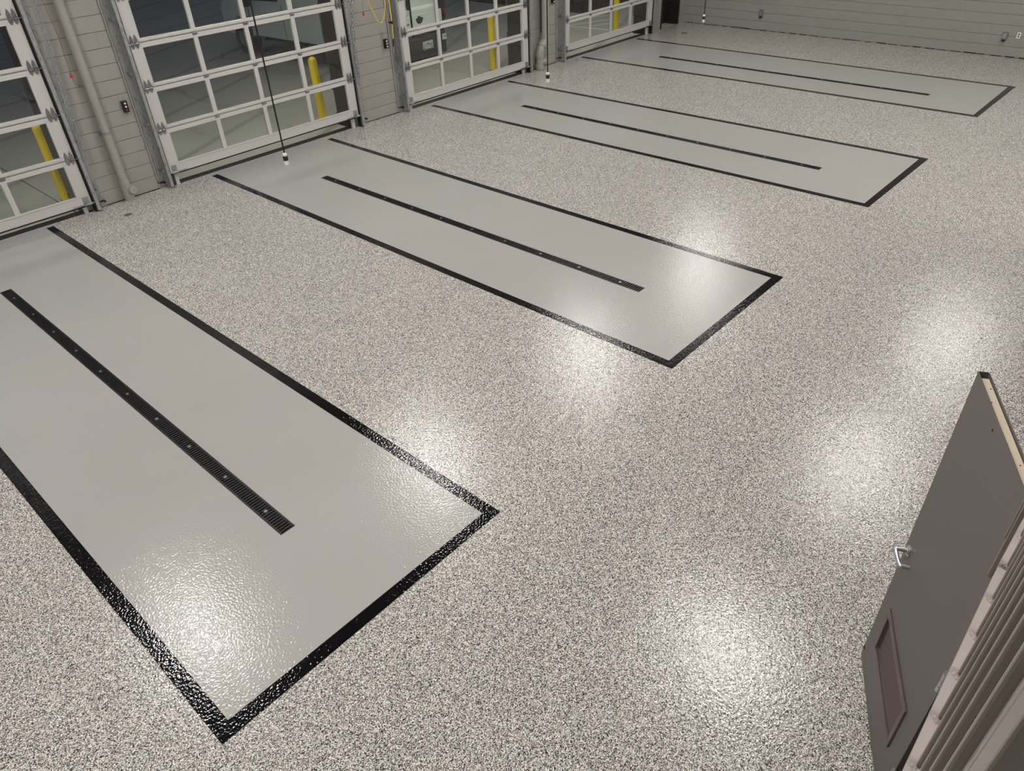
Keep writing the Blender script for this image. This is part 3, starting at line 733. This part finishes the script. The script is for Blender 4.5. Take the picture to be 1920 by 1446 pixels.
# planting bed and shrubs
pb = MB()
for i in range(260):
    a = random.uniform(16.6, 24); b = random.uniform(3.2, 9.0)
    if b < 3.2+(a-16.6)*-.1: continue
    r_ = random.uniform(.05, .13); vs = [(a+random.uniform(-r_, r_), b+random.uniform(-r_, r_), SZ+random.uniform(0, r_*1.1)) for _ in range(4)]
    pb.add(vs, [(0, 1, 2), (0, 2, 3), (0, 3, 1), (1, 3, 2)])
pb.box(16.5, 24, 3.1, 9, SZ, SZ+.03)
o = pb.build('planting_bed', m_mulch); o['kind'] = 'stuff'; tag(o, 'dark mulch and stones in the bed beyond the striped pavement', 'mulch')
for i, (x, y, s_) in enumerate([(17.4, 4.6, .45), (18.3, 4.1, .5), (19.4, 3.9, .5), (18.6, 5.6, .7), (20.2, 5.0, .7)]):
    g = MB()
    for q in range(260):
        th = random.uniform(0, 6.283); ph = math.acos(random.uniform(-.1, 1)); rr = s_*random.uniform(.65, 1)
        c = Vector((rr*math.sin(ph)*math.cos(th), rr*math.sin(ph)*math.sin(th), rr*math.cos(ph)*.8+.05)); u = Vector([random.uniform(-1, 1) for _ in range(3)]).normalized(); v = u.orthogonal().normalized()
        g.add([c-u*.06, c+v*.025, c+u*.06, c-v*.025], [(0, 1, 2, 3)])
    t = empty('low_shrub', (x, y, SZ+.031)); tag(t, 'low dark shrub in the bed beyond the farthest door', 'shrub', 'shrubs in the planting bed')
    g.build('foliage', m_leaf, t); MB().cyl((0, 0, 0), (0, 0, s_*.6), .02, 8).build('stem', m_mulch, t)

# ------------------------------------------------------------------ white van
VW = 2.02; VL = 6.1
V = empty('cargo_van', (10.10, 2.40, SZ), math.radians(4.0)); tag(V, 'white cargo van backed up outside the third overhead door', 'van')
# local: x from -VW (left side) to 0 (right side), y 0 rear -> VL front
prof = [(.06, .62), (.0, .70), (.02, 1.20), (.05, 1.26), (.10, 2.0), (.22, 2.12), (4.05, 2.14), (4.30, 2.06), (5.05, 1.38), (5.95, 1.20), (6.06, 1.05), (6.08, .62), (6.0, .50), (5.62, .46), (5.58, .72), (5.35, .90), (5.05, .90), (4.82, .72), (4.78, .46), (1.72, .46), (1.68, .72), (1.45, .90), (1.15, .90), (.92, .72), (.88, .46), (.2, .46)]
def vpt(x, y, z):
    # tumblehome: upper body leans in
    inset = 0 if z < 1.25 else (z-1.25)*.10
    cx = -VW/2; return (cx+(x-cx)*(1-inset*2/VW*1.0), y, z)
n = len(prof); b = MB()
rings = [(-VW+.05, .0), (-VW, .03), (0.0, .03), (-.05, .0)]
vs = []
xsv = [-VW+.07, -VW+.015, -VW, 0, -.015, -.07]
def ringpt(x, y, z, e):
    # pull corner in at front/rear near the sides
    yy = y+e if y < 1 else (y-e if y > 5.5 else y); return vpt(x, yy, z)
ev = [0, .03, .09, .09, .03, 0]
for x, e in zip(xsv, ev):
    vs += [ringpt(x, y, z, e if (y < .3 or y > 5.7) else 0) for y, z in prof]
fs = [(k*n+i, k*n+(i+1) % n, (k+1)*n+(i+1) % n, (k+1)*n+i) for k in range(5) for i in range(n)]
fs += [tuple(range(n))[::-1], tuple(range(5*n, 6*n))]
# side faces: outermost rings are 2 and 3; caps at inner rings are hidden by them, so cap the outer ones
b.add(vs, [(k*n+i, k*n+(i+1) % n, (k+1)*n+(i+1) % n, (k+1)*n+i) for k in (2,) for i in range(n)])
b.add([vs[2*n+i] for i in range(n)], [tuple(range(n))]); b.add([vs[3*n+i] for i in range(n)], [tuple(reversed(range(n)))])
body = b.build('body', m_van, V, bevel=.03)
# rear bumper
bp = MB(); pts = [(-VW-.0, .12), (-VW+.02, .02), (-VW+.10, -.06), (-VW*.5, -.09), (-.10, -.06), (-.02, .02), (0.0, .12), (0, .45), (-VW, .45)]
bp.prism(pts, .22, .66); bmp = bp.build('rear_bumper', m_vbump, V, bevel=.03, label='dark grey plastic rear bumper')
MB().box(-VW+.2, -.2, -.11, -.05, .36, .40).build('step_edge', m_vbump, bmp, bevel=.01)
MB().box(-.95, -.45, -.06, .2, .10, .21).build('tow_hitch', m_plastic, V)
# licence plate
PX = -.75
pl = MB().box(PX-.155, PX+.155, -.098, -.090, .41, .56).build('licence_plate', m_plate, V, bevel=.003, label='pale licence plate in a light frame')
MB().box(PX-.165, PX+.165, -.100, -.088, .555, .568).box(PX-.165, PX+.165, -.100, -.088, .402, .414).box(PX-.165, PX-.152, -.100, -.088, .402, .568).box(PX+.152, PX+.165, -.100, -.088, .402, .568).build('plate_frame', m_alum, pl)
text_mesh('plate_number', '715 304', .088, m_navy, pl, (PX, -.0985, .482), (math.pi/2, 0, 0), .0008)
MB().box(PX-.02, PX+.015, -.0995, -.098, .50, .53).box(PX-.14, PX-.09, -.0995, -.098, .418, .436).box(PX+.09, PX+.14, -.0995, -.098, .418, .436).build('plate_marks', m_navy, pl)
# sticker at the right end of the bumper
sk = MB().box(-.225, -.09, -.075, -.062, .50, .62).build('bumper_sticker', m_white, V)
text_mesh('sticker_lettering', '103', .075, m_navy, sk, (-.157, -.0765, .56), (math.pi/2, 0, 0), .0008)
# rear door seams
def yr(z): return .0 if z < 1.2 else .02+(z-1.2)*.10
sm = MB(); sxx = -1.10
for z0, z1 in ((.68, .95), (.95, 1.24), (1.24, 1.98)):
    sm.box(sxx-.007, sxx+.007, -.006, .03+max(0, z1-1.2)*.12, z0, z1)
sm.box(-.075, -.062, -.004, .06, .68, 1.2); sm.box(-VW+.07, -VW+.083, -.004, .06, .68, 1.2)
sm.build('rear_door_gap', m_seam, V)
rd = MB()
for a, b_ in ((-VW+.10, sxx-.03), (sxx+.03, -.10)):
    rd.add([(a, -.004, .72), (b_, -.004, .72), (b_, .006, 1.14), (a, .006, 1.14), (a, .05, .72), (b_, .05, .72), (b_, .05, 1.14), (a, .05, 1.14)],
           [(0, 1, 2, 3), (4, 7, 6, 5), (0, 4, 5, 1), (3, 2, 6, 7), (0, 3, 7, 4), (1, 5, 6, 2)])
rd.build('rear_door_skin', m_van, V, bevel=.02)
hg = MB().box(-.965, -.755, -.022, 0, 1.015, 1.055); n_ = 14
hg.prism_xz([(-.86+.095*math.cos(math.pi+math.pi*i/n_), 1.015+.07*math.sin(math.pi+math.pi*i/n_)) for i in range(n_+1)], -.018, 0.01)
hg.prism_xz([(-.86+.045*math.cos(math.pi*i/n_), 1.055+.035*math.sin(math.pi*i/n_)) for i in range(n_+1)], -.016, 0.01)
hgo = hg.build('door_emblem', m_vbump, V, bevel=.003)
MB().box(-.885, -.835, -.026, -.02, .975, .99).build('emblem_bar', m_chrome, hgo)
text_mesh('door_badge', 'NV2500', .062, m_seam, V, (-1.29, -.0065, .965), (math.pi/2, 0, 0), .001)
MB().cyl((-.30, -.006, .75), (-.16, -.006, .75), .014, 10).build('lift_handle', m_seam, V)
for x in (-.055, -VW+.055):
    s_ = 1 if x > -1 else -1
    q = MB().box(x-.035 if s_ > 0 else x-.060, x+.060 if s_ > 0 else x+.035, -.01, .12, .92, 1.48).build('tail_light', m_seam, V, bevel=.012)
    MB().box(x-.02 if s_ > 0 else x-.05, x+.05 if s_ > 0 else x+.02, -.02, .10, 1.02, 1.16).build('red_lens', m_tail, q, bevel=.01)
for x in (-.0, -VW):
    s_ = 1 if x == 0 else -1
    for y in (1.3, 5.2):
        wl_ = MB().cyl((x-s_*.24, y, .37), (x+s_*.005, y, .37), .37, 32); wo_ = wl_.build('wheel', m_rubber, V, bevel=.02)
        MB().cyl((x+s_*.0, y, .37), (x+s_*.012, y, .37), .20, 20).cyl((x, y, .37), (x+s_*.03, y, .37), .07, 16).build('rim', m_galv, wo_)
# side windows, door lines, mirror
for s_, X0 in ((-1, -VW), (1, 0)):
    f_ = lambda z: X0-s_*max(0, (z-1.25)*.10)
    g = MB(); out = s_*.006
    poly = [(3.55, 1.32), (3.60, 1.94), (4.12, 1.94), (4.86, 1.36), (4.60, 1.30)]
    m2 = len(poly); g.add([(f_(z)+out, y, z) for y, z in poly]+[(f_(z)-s_*.02, y, z) for y, z in poly], [tuple(range(m2)), tuple(reversed(range(m2, 2*m2)))]+[(i, (i+1) % m2, m2+(i+1) % m2, m2+i) for i in range(m2)])
    g.build('side_window', m_vglass, V)
    g = MB()
    for y in (3.42, 4.78): g.box(min(X0, X0+out), max(X0, X0+out), y, y+.012, .52, 1.26)
    g.build('side_door_gap', m_seam, V)
    g = MB().box(min(X0+s_*.06, X0+s_*.26), max(X0+s_*.06, X0+s_*.26), 4.50, 4.60, 1.18, 1.50).box(min(X0, X0+s_*.08), max(X0, X0+s_*.08), 4.52, 4.58, 1.28, 1.34)
    g.build('wing_mirror', m_plastic, V, bevel=.02)
    MB().box(min(X0-s_*.02, X0+s_*.012), max(X0-s_*.02, X0+s_*.012), 1.75, 4.75, .44, .50).build('sill_trim', m_seam, V)
text_mesh('side_badge', 'V8', .07, m_seam, V, (-VW-.004, 3.95, 1.02), (math.pi/2, 0, -math.pi/2), .001)
text_mesh('side_badge', 'NV2500', .07, m_seam, V, (-VW-.004, 3.95, .92), (math.pi/2, 0, -math.pi/2), .001)
ws = MB().add([(-VW+.16, 4.33, 2.035), (-.16, 4.33, 2.035), (-.10, 5.02, 1.43), (-VW+.10, 5.02, 1.43)], [(0, 1, 2, 3)]).build('windscreen', m_vglass, V)
ws.location = (0, .012, .012)
